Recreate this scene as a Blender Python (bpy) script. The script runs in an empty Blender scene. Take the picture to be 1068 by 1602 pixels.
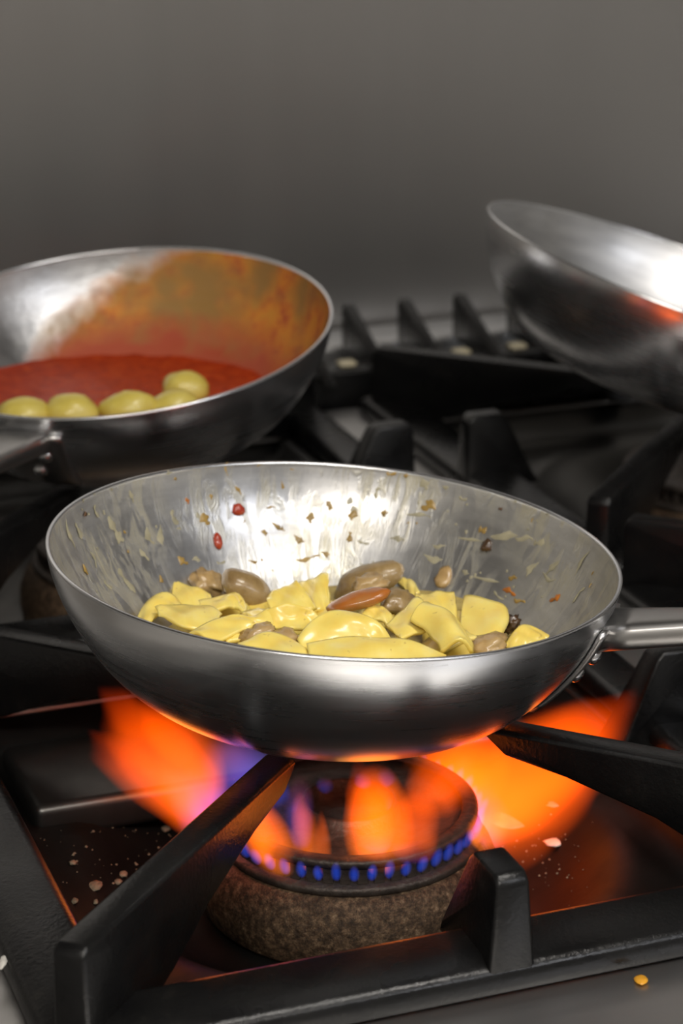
import bpy, bmesh, math, random
from mathutils import Vector, Matrix, noise, Euler
S = bpy.context.scene
COL = S.collection
R = random.Random(7)

# ------------------------------------------------------------------ camera
FPX, PITCH, YAW = 3600.0, math.radians(19.5), math.radians(20.5)
CAM = Vector((-0.35505, -0.97296, 0.46409))
FW = Vector((math.sin(YAW)*math.cos(PITCH), math.cos(YAW)*math.cos(PITCH), -math.sin(PITCH)))
RT = Vector((math.cos(YAW), -math.sin(YAW), 0)); UP = RT.cross(FW)
cd = bpy.data.cameras.new('camera'); cam = bpy.data.objects.new('camera', cd); COL.objects.link(cam)
cd.sensor_fit = 'VERTICAL'; cd.sensor_height = 24.0; cd.lens = FPX/1602*24.0
cd.clip_start = 0.02; cd.clip_end = 50
m = Matrix((RT, UP, -FW)).transposed().to_4x4(); m.translation = CAM; cam.matrix_world = m
cd.dof.use_dof = True; cd.dof.focus_distance = 1.06; cd.dof.aperture_fstop = 6.3
S.camera = cam
def at(px, py, zcm):
    d = FW + RT*((px-534)/FPX) + UP*((801-py)/FPX)
    return CAM + d*((zcm/100-CAM.z)/d.z)
def ray(px, py):
    return (FW + RT*((px-534)/FPX) + UP*((801-py)/FPX)).normalized()

# ------------------------------------------------------------------ world, lights, exposure
w = bpy.data.worlds.new('world'); S.world = w; w.use_nodes = True
w.node_tree.nodes['Background'].inputs[0].default_value = (.6, .62, .65, 1)
w.node_tree.nodes['Background'].inputs[1].default_value = 0.02
def area(name, loc, target, sx, sy, power, col):
    l = bpy.data.lights.new(name, 'AREA'); l.shape = 'RECTANGLE'; l.size = sx; l.size_y = sy
    l.energy = power; l.color = col
    o = bpy.data.objects.new(name, l); COL.objects.link(o); o.location = loc
    o.rotation_euler = (Vector(target)-Vector(loc)).to_track_quat('-Z', 'Y').to_euler()
    return o
area('unseen_ceiling_light', (0.28, -0.62, 1.52), (0.28, -0.62, 0), .62, .30, 13, (1, .95, .88))
area('unseen_ceiling_light', (-0.75, -1.75, 1.52), (-0.75, -1.75, 0), 1.2, .3, 38, (1, .94, .86))  # added rear light, unseen, for reflections in the front metal
area('unseen_ceiling_light', (1.1, -1.9, 1.52), (1.1, -1.9, 0), 1.2, .3, 20, (.95, .96, 1))  # second added light out of view, same purpose on the right
S.view_settings.view_transform = 'Standard'; S.view_settings.look = 'None'
S.view_settings.gamma = 1; S.view_settings.use_curve_mapping = False
S.view_settings.exposure = 0.0
S.cycles.volume_step_rate = 1.5; S.cycles.volume_max_steps = 128
S.cycles.adaptive_threshold = 0.05
S.cycles.max_bounces = 5; S.cycles.diffuse_bounces = 2; S.cycles.glossy_bounces = 4; S.cycles.transmission_bounces = 2
S.cycles.volume_bounces = 0; S.cycles.transparent_max_bounces = 64

# ------------------------------------------------------------------ node helpers / materials
def newmat(name):
    mt = bpy.data.materials.new(name); mt.use_nodes = True
    nt = mt.node_tree; return mt, nt, nt.nodes['Principled BSDF']
def N(nt, t, **kw):
    n = nt.nodes.new(t)
    for k, v in kw.items():
        if k in ('operation', 'blend_type', 'data_type', 'noise_dimensions', 'wave_type', 'interpolation', 'object'): setattr(n, k, v)
    return n
def math_(nt, op, a, b=None, c=None, clamp=False):
    n = nt.nodes.new('ShaderNodeMath'); n.operation = op; n.use_clamp = clamp
    for i, v in enumerate((a, b, c)):
        if v is None: continue
        if isinstance(v, (int, float)): n.inputs[i].default_value = v
        else: nt.links.new(v, n.inputs[i])
    return n.outputs[0]
def coords(nt, scale=(1, 1, 1), kind='Object'):
    tc = nt.nodes.new('ShaderNodeTexCoord'); mp = nt.nodes.new('ShaderNodeMapping')
    mp.inputs['Scale'].default_value = scale; nt.links.new(tc.outputs[kind], mp.inputs['Vector'])
    return mp.outputs[0]
def noise_(nt, vec, scale, detail=3, rough=.5, dist=0):
    n = nt.nodes.new('ShaderNodeTexNoise'); n.inputs['Scale'].default_value = scale
    n.inputs['Detail'].default_value = detail; n.inputs['Roughness'].default_value = rough
    n.inputs['Distortion'].default_value = dist
    if vec is not None: nt.links.new(vec, n.inputs['Vector'])
    return n.outputs['Fac']
def ramp(nt, fac, stops):
    n = nt.nodes.new('ShaderNodeValToRGB'); e = n.color_ramp.elements
    while len(e) < len(stops): e.new(0.5)
    for i, (p, c) in enumerate(stops):
        e[i].position = p; e[i].color = (*c, 1) if len(c) == 3 else c
    nt.links.new(fac, n.inputs[0]); return n.outputs[0]
def g(v): return (v, v, v)
def mix(nt, fac, a, b):
    n = nt.nodes.new('ShaderNodeMix'); n.data_type = 'RGBA'
    for s, v in ((0, fac), (6, a), (7, b)):
        if isinstance(v, tuple): n.inputs[s].default_value = (*v, 1)
        elif isinstance(v, (int, float)): n.inputs[s].default_value = v
        else: nt.links.new(v, n.inputs[s])
    return n.outputs[2]
def bump(nt, bs, h, strength, dist=.002):
    b = nt.nodes.new('ShaderNodeBump'); b.inputs['Strength'].default_value = strength
    b.inputs['Distance'].default_value = dist
    nt.links.new(h, b.inputs['Height']); nt.links.new(b.outputs[0], bs.inputs['Normal'])

def plain(name, col, rough=.5, metal=0, var=.12, nscale=60, bmp=0, coat=0, sss=0):
    mt, nt, bs = newmat(name); v = coords(nt)
    n = noise_(nt, v, nscale, 4)
    lo = tuple(c*(1-var) for c in col); hi = tuple(min(1, c*(1+var)) for c in col)
    nt.links.new(ramp(nt, n, [(.3, lo), (.7, hi)]), bs.inputs['Base Color'])
    bs.inputs['Roughness'].default_value = rough; bs.inputs['Metallic'].default_value = metal
    if coat:
        bs.inputs['Coat Weight'].default_value = coat; bs.inputs['Coat Roughness'].default_value = .12
    if sss:
        bs.inputs['Subsurface Weight'].default_value = sss; bs.inputs['Subsurface Radius'].default_value = (.006, .004, .002)
        bs.inputs['Subsurface Scale'].default_value = 1
    if bmp: bump(nt, bs, noise_(nt, v, nscale*2, 4), bmp)
    return mt

def brushed(name, col, rough, aniso_scale, metal=1.0, rvar=.12, stain=None):
    mt, nt, bs = newmat(name)
    v = coords(nt, aniso_scale); n = noise_(nt, v, 1, 4, .6)
    v2 = coords(nt); n2 = noise_(nt, v2, 6, 3)
    bs.inputs['Metallic'].default_value = metal
    c = mix(nt, math_(nt, 'MULTIPLY', n, .5), tuple(x*.85 for x in col), tuple(min(1, x*1.1) for x in col))
    if stain:
        s = ramp(nt, noise_(nt, v2, 9, 5, .65), [(.55, g(0)), (.75, g(1))])
        c = mix(nt, math_(nt, 'MULTIPLY', s, .5), c, stain)
    nt.links.new(c, bs.inputs['Base Color'])
    r = math_(nt, 'ADD', math_(nt, 'MULTIPLY', n2, rvar), math_(nt, 'ADD', math_(nt, 'MULTIPLY', n, rvar), rough-rvar))
    nt.links.new(r, bs.inputs['Roughness'])
    bump(nt, bs, n, .06, .001)
    return mt

M = {}
M['wall_steel'] = brushed('wall_steel', (.52, .505, .49), .50, (9, 1, .35), 1, .10)
_nt = M['wall_steel'].node_tree; _b = _nt.nodes['Principled BSDF']; _t = _nt.nodes.new('ShaderNodeTangent'); _t.direction_type = 'RADIAL'; _t.axis = 'Z'
_b.inputs['Anisotropic'].default_value = .6; _nt.links.new(_t.outputs[0], _b.inputs['Tangent'])
M['deck_steel'] = brushed('deck_steel', (.62, .61, .60), .40, (3, 60, 3), 1, .12)
M['alu_out'] = brushed('pan_outside', (.86, .87, .89), .27, (8, 8, 180), 1, .10)
M['rim'] = brushed('rim_metal', (.85, .86, .88), .22, (50, 50, 50), 1, .08)
M['handle'] = brushed('handle_metal', (.48, .47, .46), .34, (6, 160, 160), 1, .1)
M['rivet'] = plain('rivet_metal', (.75, .75, .76), .25, 1)
M['burnt'] = plain('burnt_residue', (.035, .022, .012), .45, 0, .4, 300, .5)
M['white_paint'] = plain('white_paint', (.40, .39, .37), .6)
M['dark_ceiling'] = plain('dark_ceiling', (.16, .155, .15), .6)
M['tile_floor'] = plain('floor_tile', (.52, .49, .45), .5)
M['lamp'] = plain('lamp_housing', (.8, .8, .8), .5)
M['range_body'] = plain('range_body_steel', (.5, .5, .5), .4, 1)

def cast_iron():
    mt, nt, bs = newmat('cast_iron'); v = coords(nt)
    n = noise_(nt, v, 45, 5, .65)
    nt.links.new(ramp(nt, n, [(.3, (.004, .004, .0045)), (.62, (.007, .0068, .0066)), (.8, (.018, .016, .014))]), bs.inputs['Base Color'])
    nt.links.new(ramp(nt, noise_(nt, v, 22, 3), [(.3, g(.20)), (.7, g(.38))]), bs.inputs['Roughness'])
    bs.inputs['Specular IOR Level'].default_value = .36
    bump(nt, bs, noise_(nt, v, 420, 4, .6), .25, .001)
    return mt
M['iron'] = cast_iron()
def tray_mat():
    mt, nt, bs = newmat('black_tray'); v = coords(nt)
    n = noise_(nt, v, 14, 4)
    nt.links.new(ramp(nt, n, [(.35, (.005, .0048, .0045)), (.7, (.012, .011, .010))]), bs.inputs['Base Color'])
    nt.links.new(ramp(nt, noise_(nt, v, 30, 4), [(.3, g(.36)), (.7, g(.55))]), bs.inputs['Roughness'])
    bs.inputs['Specular IOR Level'].default_value = .10
    bump(nt, bs, noise_(nt, v, 160, 3), .12, .001); return mt
M['tray'] = tray_mat()
def burner_mat():
    mt, nt, bs = newmat('rusty_burner'); v = coords(nt)
    n = noise_(nt, v, 260, 8, .8)
    nt.links.new(ramp(nt, n, [(.34, (.02, .012, .007)), (.48, (.075, .045, .025)), (.60, (.20, .125, .07)), (.72, (.45, .33, .21))]), bs.inputs['Base Color'])
    bs.inputs['Roughness'].default_value = .62; bs.inputs['Metallic'].default_value = .35
    bump(nt, bs, noise_(nt, v, 300, 5, .7), .7, .0015); return mt
M['burner'] = burner_mat()
M['burner_dark'] = plain('burner_crown', (.07, .055, .045), .5, .5, .4, 120, .4)

def pan_inner(name, kind):
    mt, nt, bs = newmat(name)
    tc = nt.nodes.new('ShaderNodeTexCoord'); ob = tc.outputs['Object']
    sx = nt.nodes.new('ShaderNodeSeparateXYZ'); nt.links.new(ob, sx.inputs[0])
    ang = math_(nt, 'ARCTAN2', sx.outputs[1], sx.outputs[0])
    cx = nt.nodes.new('ShaderNodeCombineXYZ')
    nt.links.new(math_(nt, 'MULTIPLY', ang, 9), cx.inputs[0]); nt.links.new(math_(nt, 'MULTIPLY', sx.outputs[2], 22), cx.inputs[1])
    pol = cx.outputs[0]
    br = noise_(nt, coords(nt, (25, 25, 160)), 1, 4, .6)
    metal_c = ramp(nt, br, [(.3, (.50, .50, .51)), (.7, (.67, .67, .67))])
    bs.inputs['Metallic'].default_value = 1
    rough = ramp(nt, noise_(nt, ob, 30, 4), [(.3, g(.28)), (.7, g(.42))])
    if kind == 'smear':
        s1 = noise_(nt, pol, 1.6, 5, .62, 1.2)
        f1 = ramp(nt, s1, [(.46, g(0)), (.56, g(.6)), (.62, g(.25)), (.70, g(.8))])
        s2 = noise_(nt, ob, 22, 3, .5)
        f = math_(nt, 'MULTIPLY', f1, ramp(nt, s2, [(.36, g(0)), (.62, g(1))]))
        # a film of dried cream sauce, thicker on the handle side
        side = ramp(nt, math_(nt, 'MULTIPLY_ADD', sx.outputs[0], 4.0, .30), [(0, g(0)), (1, g(1))])
        f = math_(nt, 'ADD', math_(nt, 'MULTIPLY', f, .95), math_(nt, 'MULTIPLY', side, .22), clamp=True)
        col = mix(nt, f, metal_c, (.46, .41, .24))
        nt.links.new(col, bs.inputs['Base Color'])
        nt.links.new(math_(nt, 'SUBTRACT', 1, math_(nt, 'MULTIPLY', f, .9)), bs.inputs['Metallic'])
        nt.links.new(rough, bs.inputs['Roughness'])
        sc = nt.nodes.new('ShaderNodeTexNoise'); 
        bump(nt, bs, math_(nt, 'ADD', f, math_(nt, 'MULTIPLY', noise_(nt, coords(nt, (120, 120, 30)), 1, 3), .4)), .18, .002)
    elif kind == 'tomato':
        # local x points along the handle; the stain keeps to the far side of a slanted tide line
        k = nt.nodes.new('ShaderNodeVectorMath'); k.operation = 'DOT_PRODUCT'
        nt.links.new(ob, k.inputs[0]); k.inputs[1].default_value = TOM_DIR
        n = noise_(nt, ob, 38, 4, .6)
        d = math_(nt, 'ADD', math_(nt, 'ADD', k.outputs['Value'], TOM_OFF), math_(nt, 'MULTIPLY_ADD', n, .030, -.015))
        cov = ramp(nt, math_(nt, 'MULTIPLY_ADD', d, 40, .5), [(.2, g(0)), (.9, g(1))])
        blot = noise_(nt, ob, 75, 5, .72)
        low = ramp(nt, math_(nt, 'ADD', math_(nt, 'MULTIPLY', sx.outputs[2], 14), math_(nt, 'MULTIPLY_ADD', n, .5, -.25)), [(.26, g(1)), (.52, g(0))])
        thin = ramp(nt, blot, [(.36, (.62, .27, .010)), (.50, (.66, .22, .004)), (.64, (.45, .07, .003))])
        thin2 = mix(nt, ramp(nt, noise_(nt, ob, 20, 3), [(.4, g(0)), (.6, g(1))]), thin, (.32, .17, .025))
        c2 = mix(nt, low, thin2, (.40, .05, .003))
        nt.links.new(mix(nt, math_(nt, 'MULTIPLY', cov, .93), metal_c, c2), bs.inputs['Base Color'])
        nt.links.new(math_(nt, 'SUBTRACT', 1, math_(nt, 'MULTIPLY', cov, .95)), bs.inputs['Metallic'])
        nt.links.new(math_(nt, 'ADD', math_(nt, 'MULTIPLY', cov, .3), rough), bs.inputs['Roughness']); bs.inputs['Specular IOR Level'].default_value = .15
        bump(nt, bs, blot, .25, .002)
    else:
        nt.links.new(metal_c, bs.inputs['Base Color']); nt.links.new(math_(nt, 'ADD', rough, .06), bs.inputs['Roughness'])
        bump(nt, bs, br, .1, .001)
    return mt

# ------------------------------------------------------------------ mesh helpers
def link(name, verts, faces, mats, parent=None, smooth=False, fm=None):
    me = bpy.data.meshes.new(name); me.from_pydata([tuple(v) for v in verts], [], faces)
    for q in (mats if isinstance(mats, list) else [mats]): me.materials.append(q)
    if fm: me.polygons.foreach_set('material_index', fm)
    if smooth: me.polygons.foreach_set('use_smooth', [True]*len(me.polygons))
    me.update(); o = bpy.data.objects.new(name, me); COL.objects.link(o)
    if parent is not None: o.parent = parent
    return o
def tag(o, label, cat, group=None, kind=None):
    o['label'] = label
    o['category'] = cat
    if group: o['group'] = group
    if kind: o['kind'] = kind
    return o
def struct(o): o['kind'] = 'structure'; return o
def empty(name, loc=(0, 0, 0)):
    e = bpy.data.objects.new(name, None); COL.objects.link(e); e.location = loc; e.empty_display_size = .02; return e
def box(name, lo, hi, mt, parent=None, bev=0, seg=2):
    x0, y0, z0 = lo; x1, y1, z1 = hi
    v = [(x0, y0, z0), (x1, y0, z0), (x1, y1, z0), (x0, y1, z0), (x0, y0, z1), (x1, y0, z1), (x1, y1, z1), (x0, y1, z1)]
    f = [(3, 2, 1, 0), (4, 5, 6, 7), (0, 1, 5, 4), (1, 2, 6, 5), (2, 3, 7, 6), (3, 0, 4, 7)]
    o = link(name, v, f, mt, parent)
    if bev: bevel(o, bev, seg)
    return o
def bevel(o, wd, seg=2):
    b = o.modifiers.new('bevel', 'BEVEL'); b.width = wd; b.segments = seg; b.limit_method = 'ANGLE'; b.angle_limit = math.radians(25)
    for p in o.data.polygons: p.use_smooth = True
def prism(name, prof, org, du, dv, half, mt, parent, bev=.0015, taper=None):
    """prof: (u,z) outline; du = horizontal unit vector of u; dv = sideways unit vector; half = half thickness"""
    vs = []; n = len(prof)
    for s in (-1, 1):
        for i, (u, z) in enumerate(prof):
            h = half if taper is None else taper(u, z)
            p = Vector(org)+Vector(du)*u+Vector(dv)*(s*h); vs.append((p.x, p.y, z))
    fs = [tuple(range(n)), tuple(range(2*n-1, n-1, -1))]
    for i in range(n):
        j = (i+1) % n; fs.append((j, i, n+i, n+j))
    o = link(name, vs, fs, mt, parent)
    bm = bmesh.new(); bm.from_mesh(o.data); bmesh.ops.recalc_face_normals(bm, faces=bm.faces); bm.to_mesh(o.data); bm.free()
    if bev: bevel(o, bev)
    return o
def revolve(name, prof, mt, parent=None, seg=96, closed=False, smooth=True, fmat=None):
    vs = []; fs = []; fm = []; n = len(prof)
    for k in range(seg):
        a = 2*math.pi*k/seg; c, s = math.cos(a), math.sin(a)
        vs += [(r*c, r*s, z) for r, z in prof]
    for k in range(seg):
        k2 = (k+1) % seg
        for i in range(n if closed else n-1):
            j = (i+1) % n
            fs.append((k*n+i, k2*n+i, k2*n+j, k*n+j)); fm.append(fmat[i] if fmat else 0)
    return link(name, vs, fs, mt, parent, smooth, fm)

# ------------------------------------------------------------------ the room
X0, X1, Y0, Y1, ZF, ZC = -1.9, 2.3, -3.1, .80, -.95, 1.60
struct(box('floor', (X0, Y0, ZF-.05), (X1, Y1, ZF), M['tile_floor']))
struct(box('ceiling', (X0, Y0, ZC), (X1, Y1, ZC+.05), M['dark_ceiling']))
struct(box('wall_back', (X0, Y1, ZF), (X1, Y1+.05, ZC), M['wall_steel']))
struct(box('wall_front', (X0, Y0-.05, ZF), (X1, Y0, ZC), M['white_paint']))
struct(box('wall_left', (X0-.05, Y0, ZF), (X0, Y1, ZC), M['white_paint']))
struct(box('wall_right', (X1, Y0, ZF), (X1+.05, Y1, ZC), M['white_paint']))
for (x, y, sx, lab) in ((.28, -.62, .66, 'short ceiling lamp housing above the range'), (-.75, -1.75, 1.24, 'long added lamp housing, unseen, behind on the left'), (1.1, -1.9, 1.24, 'long added lamp housing, unseen, behind on the right')):  # the two rear housings are added to go with the added lights
    tag(box('unseen_ceiling_lamp', (x-sx/2, y-.17, 1.53), (x+sx/2, y+.17, ZC), M['lamp'], None, .006), lab, 'lamp')

# ------------------------------------------------------------------ the range: body, steel deck, wells, flue rail
ZD = -.056
rng = empty('gas_range', (.22, .22, ZF)); tag(rng, 'steel gas range with black cast-iron grates against the steel wall', 'range')
def rp(o):  # keep world coordinates under the range
    o.parent = rng; o.matrix_parent_inverse = Matrix.Translation(-Vector(rng.location)); return o
WX = ((-.150, .174), (.295, .620)); WY = ((-.160, .160), (.252, .574))
rp(box('range_body', (-.26, -.33, ZF), (.76, .78, -.145), M['range_body'], None, .004))
xs = (-.26, WX[0][0], WX[0][1], WX[1][0], WX[1][1], .76); ys = (-.36, WY[0][0], WY[0][1], WY[1][0], WY[1][1], .625)
for j in range(5):
    if j % 2 == 0: rp(box('deck_panel', (xs[0], ys[j], ZD-.085), (xs[5], ys[j+1], ZD), M['deck_steel'], None, .003 if j == 0 else 0))
    else:
        for i in (0, 2, 4): rp(box('deck_panel', (xs[i], ys[j], ZD-.085), (xs[i+1], ys[j+1], ZD), M['deck_steel']))
rp(box('flue_rail', (-.26, .640, ZD-.09), (.76, .675, -.030), M['iron'], None, .003))
rp(box('flue_rail', (-.26, .735, ZD-.09), (.76, .790, -.038), M['range_body'], None, .003))
rp(box('flue_floor', (-.26, .625, ZD-.09), (.76, .795, ZD-.02), M['iron']))
fin0 = None
for k in range(8):
    x = .185+.0488*k
    if fin0 is None:
        fin0 = prism('flue_fin', [(-.012, -.036), (.086, -.036), (.088, -.004), (.084, .003), (.078, .002)], (0, 0, 0), (0, 1, 0), (1, 0, 0), .0045, M['iron'], None, .001); o = fin0
    else:
        o = fin0.copy(); COL.objects.link(o)
    o.location = (x, .634, 0); rp(o)
spec = plain('pale_light_spot', (.62, .55, .38), .4)  # cream pads imitate bright patches of light between the fins
patch0 = None
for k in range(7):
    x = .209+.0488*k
    if patch0 is None:
        patch0 = box('light_patch', (-.007, -.006, 0), (.007, .006, .004), spec, None, .002); o = patch0
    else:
        o = patch0.copy(); COL.objects.link(o)
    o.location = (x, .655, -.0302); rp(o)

# drip trays: dished black basins
def drip_tray(x0, x1, y0, y1, label, mt, dish=True):
    n = 40; vs = []; fs = []
    cx, cy = (x0+x1)/2, (y0+y1)/2
    for j in range(n+1):
        for i in range(n+1):
            x = x0+(x1-x0)*i/n; y = y0+(y1-y0)*j/n
            e = min(x-x0, x1-x, y-y0, y1-y); r = math.hypot(x-cx, y-cy)
            t = max(0, min(1, (.145-r)/.06)); t = t*t*(3-2*t)
            e2 = max(0, 1-e/.016); 
            vs.append((x-cx, y-cy, -.081-.0325*t+.023*e2*e2))
    for j in range(n):
        for i in range(n):
            a = j*(n+1)+i; fs.append((a, a+1, a+n+2, a+n+1))
    o = link('drip_tray', vs, fs, mt, None, True); o.location = (cx, cy, 0)
    s = o.modifiers.new('solidify', 'SOLIDIFY'); s.thickness = .0015; s.offset = -1
    return tag(o, label, 'drip tray', 'drip trays in the cooktop')
M['tray_grey'] = plain('grey_tray', (.12, .117, .112), .36, .9)
M['tray_steel'] = plain('steel_tray', (.22, .215, .205), .33, 1.0, .15, 20)
ta = drip_tray(WX[0][0]+.001, WX[0][1]-.001, WY[0][0]+.001, WY[0][1]-.001, 'black crumb-speckled drip tray under the burning gas burner', M['tray'])
drip_tray(WX[0][0]+.001, WX[0][1]-.001, WY[1][0]+.001, WY[1][1]-.001, 'drip tray under the pan of red sauce', M['tray_grey'])
drip_tray(WX[1][0]+.001, WX[1][1]-.001, WY[1][0]+.001, WY[1][1]-.001, 'bare steel drip tray under the tilted empty pan', M['tray_steel'])
drip_tray(WX[1][0]+.001, WX[1][1]-.001, WY[0][0]+.001, WY[0][1]-.001, 'drip tray at the right edge beside the long pan handle', M['tray_grey'])
p = box('raised_panel', (-.132, .070, -.090), (.150, .150, -.070), M['tray_grey'], None, .005, 4)
p.parent = ta; p.matrix_parent_inverse = Matrix.Translation(-Vector(ta.location))
p['label'] = 'dark grey raised plate with a rounded front lip'

# ------------------------------------------------------------------ cast-iron grates
def make_grate():
    h = .199
    root = empty('pan_grate')
    def bar(org, du, dv):   # u inward from the outer edge
        prof = [(0, -.0555), (.030, -.0555), (.036, -.048), (.036, -.042), (.032, -.0385), (.010, -.0395), (.002, -.043), (0, -.047)]
        o = prism('frame_bar', prof, org, du, dv, h, M['iron'], root, .002)
        for v in o.data.vertices:      # mitred ends
            q = v.co-Vector(org); u = q.dot(Vector(du)); s = q.dot(Vector(dv))
            v.co -= Vector(dv)*math.copysign(u, s)
    bar((0, -h, 0), (0, 1, 0), (1, 0, 0)); bar((0, h, 0), (0, -1, 0), (1, 0, 0))
    bar((-h, 0, 0), (1, 0, 0), (0, 1, 0)); bar((h, 0, 0), (-1, 0, 0), (0, 1, 0))
    q = math.sqrt(.5)
    for sx, sy in ((-1, -1), (1, -1), (1, 1), (-1, 1)):
        du = (-sx*q, -sy*q, 0); dv = (sy*q, -sx*q, 0)
        prof = [(.014, -.0555), (.055, -.0555), (.085, -.046), (.120, -.030), (.165, -.0185), (.196, -.013), (.208, -.003), (.206, 0), (.017, 0), (.014, -.004)]
        tp = lambda u, z: .0075 if z > -.02 else .0085
        prism('finger', prof, (sx*h, sy*h, 0), du, dv, .008, M['iron'], root, .0022, tp)
    for du, dv in (((0, 1, 0), (1, 0, 0)), ((0, -1, 0), (1, 0, 0)), ((1, 0, 0), (0, 1, 0)), ((-1, 0, 0), (0, 1, 0))):
        o = Vector(du)*-h
        prof = [(.001, -.052), (.056, -.052), (.050, -.043), (.032, -.004), (.028, 0), (.006, 0), (.002, -.004)]
        tp = lambda u, z: .0075 if z > -.01 else .0115
        prism('stub', prof, o, du, dv, .009, M['iron'], root, .002, tp)
    return root
def copy_tree(o, parent=None):
    c = o.copy(); COL.objects.link(c); c.parent = parent
    for ch in list(o.children): copy_tree(ch, c)
    return c
gr = make_grate(); gl = []
GC = ((.012, 0), (.016, .413), (.450, .413), (.452, 0))
for k, ((x, y), lab) in enumerate(zip(GC, ('black cast-iron grate over the flaming burner under the pasta pan', 'black cast-iron grate under the pan of red sauce', 'black cast-iron grate under the tilted empty pan', 'black cast-iron grate at right edge behind the pasta pan handle'))):
    o = gr if k == 0 else None
    gl.append(o if o else copy_tree(gr))
    gl[-1].location = (x, y, 0)
    if k == 0: bare = [c for c in gl[0].children if c.name.startswith('stub')][2]
    if k == 3: bpy.data.objects.remove(bare)
    gl[-1]['label'] = lab; tag(gl[-1], lab, 'grate', 'cast-iron grates')

# ------------------------------------------------------------------ gas burners
def make_burner(full=True):
    b = empty('gas_burner')
    revolve('burner_base', [(.0, -.1145), (.070, -.1145), (.0745, -.110), (.076, -.101), (.0755, -.091), (.072, -.082), (.068, -.0765), (.060, -.075), (0, -.075)], M['burner'], b, 72)
    revolve('burner_flange', [(.050, -.0765), (.066, -.0765), (.0675, -.074), (.0665, -.0715), (.060, -.070), (.050, -.070)], M['burner_dark'], b, 72, True)
    # crown wall with open slots
    n = 48
    st = 2*math.pi/n
    vs = [(r*math.cos(a), r*math.sin(a), z) for z in (-.0705, -.062) for r, a in ((.0575, -st*.3), (.0635, -st*.3), (.0635, st*.3), (.0575, st*.3))]
    tm = bpy.data.meshes.new('crown_tooth'); tm.from_pydata(vs, [], [(3, 2, 1, 0), (4, 5, 6, 7), (0, 1, 5, 4), (1, 2, 6, 5), (2, 3, 7, 6), (3, 0, 4, 7)]); tm.materials.append(M['burner_dark'])
    ring = revolve('crown_ring', [(.0565, -.062), (.0645, -.062), (.0645, -.0592), (.0630, -.0580), (.0575, -.0580), (.0565, -.0592)], M['burner_dark'], b, 96, True)
    for k in range(n):
        t = bpy.data.objects.new('crown_tooth', tm); COL.objects.link(t); t.parent = ring; t.rotation_euler = (0, 0, k*st)
    revolve('burner_cap', [(0, -.0645), (.020, -.0645), (.022, -.0575), (.0235, -.0565), (.025, -.0575), (.027, -.0640), (.050, -.0635), (.0563, -.0605), (.0563, -.070), (0, -.070)], M['burner_dark'], b, 72)
    return b
b0 = make_burner(); b0.location = (.013, 0, 0); tag(b0, 'brown heat-stained gas burner alight under the pasta pan', 'burner', 'gas burners')
for (x, y), lab in zip(GC[1:3], ('unlit gas burner under the pan of red sauce', 'unlit gas burner under the tilted empty pan')):
    o = copy_tree(b0); o.location = (x, y, 0); o['label'] = lab

# ------------------------------------------------------------------ pans
H = .076
OUT = [(0, 0), (.060, 0), (.074, .0008), (.084, .0035), (.094, .0085), (.104, .0155), (.113, .0240), (.1215, .0345), (.1290, .0460), (.1350, .0580), (.1385, .0680), (.1400, H-.0012)]
INN = [(.1378, H-.0010), (.1358, .0680), (.1322, .0585), (.1262, .0470), (.1188, .0360), (.1105, .0260), (.1015, .0180), (.092, .0110), (.082, .0062), (.072, .0036), (.060, .0030), (0, .0030)]
def smooth_prof(pr, k=4):
    out = []
    for i in range(len(pr)-1):
        p0 = pr[max(0, i-1)]; p1 = pr[i]; p2 = pr[i+1]; p3 = pr[min(len(pr)-1, i+2)]
        for j in range(k):
            t = j/k
            out.append(tuple(.5*(2*p1[c]+(p2[c]-p0[c])*t+(2*p0[c]-5*p1[c]+4*p2[c]-p3[c])*t*t+(3*p1[c]-p0[c]-3*p2[c]+p3[c])*t**3) for c in (0, 1)))
    out.append(pr[-1]); return [(max(0, r), z) for r, z in out]
so, si = smooth_prof(OUT[1:]), smooth_prof(INN[:-1])
RIM = [(.1400, H-.0012), (.1402, H-.0003), (.1396, H+.0003), (.1384, H+.0003), (.1378, H-.0003), (.1378, H-.0010)]
def r_in(z):
    for (r1, z1), (r2, z2) in zip(si[:-1], si[1:]):
        if z1 >= z >= z2: return r1+(r2-r1)*(z1-z)/max(1e-9, z1-z2)
    return si[0][0] if z > si[0][1] else 0
def r_out(z):
    for (r1, z1), (r2, z2) in zip(so[:-1], so[1:]):
        if z1 <= z <= z2: return r1+(r2-r1)*(z-z1)/max(1e-9, z2-z1)
    return so[-1][0]
def frame(base, n, az):
    n = Vector(n).normalized(); hx = Vector((math.cos(az), math.sin(az), 0)); hx = (hx-n*hx.dot(n)).normalized()
    hy = n.cross(hx); m = Matrix((hx, hy, n)).transposed().to_4x4(); m.translation = Vector(base); return m
def tube(name, rings, mt, parent, smooth=True):
    n = len(rings[0]); vs = [v for r in rings for v in r]; fs = []
    for k in range(len(rings)-1):
        for i in range(n):
            j = (i+1) % n; fs.append((k*n+i, k*n+j, (k+1)*n+j, (k+1)*n+i))
    fs.append(tuple(range(n-1, -1, -1))); fs.append(tuple(range((len(rings)-1)*n, len(rings)*n)))
    return link(name, vs, fs, mt, parent, smooth)
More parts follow.
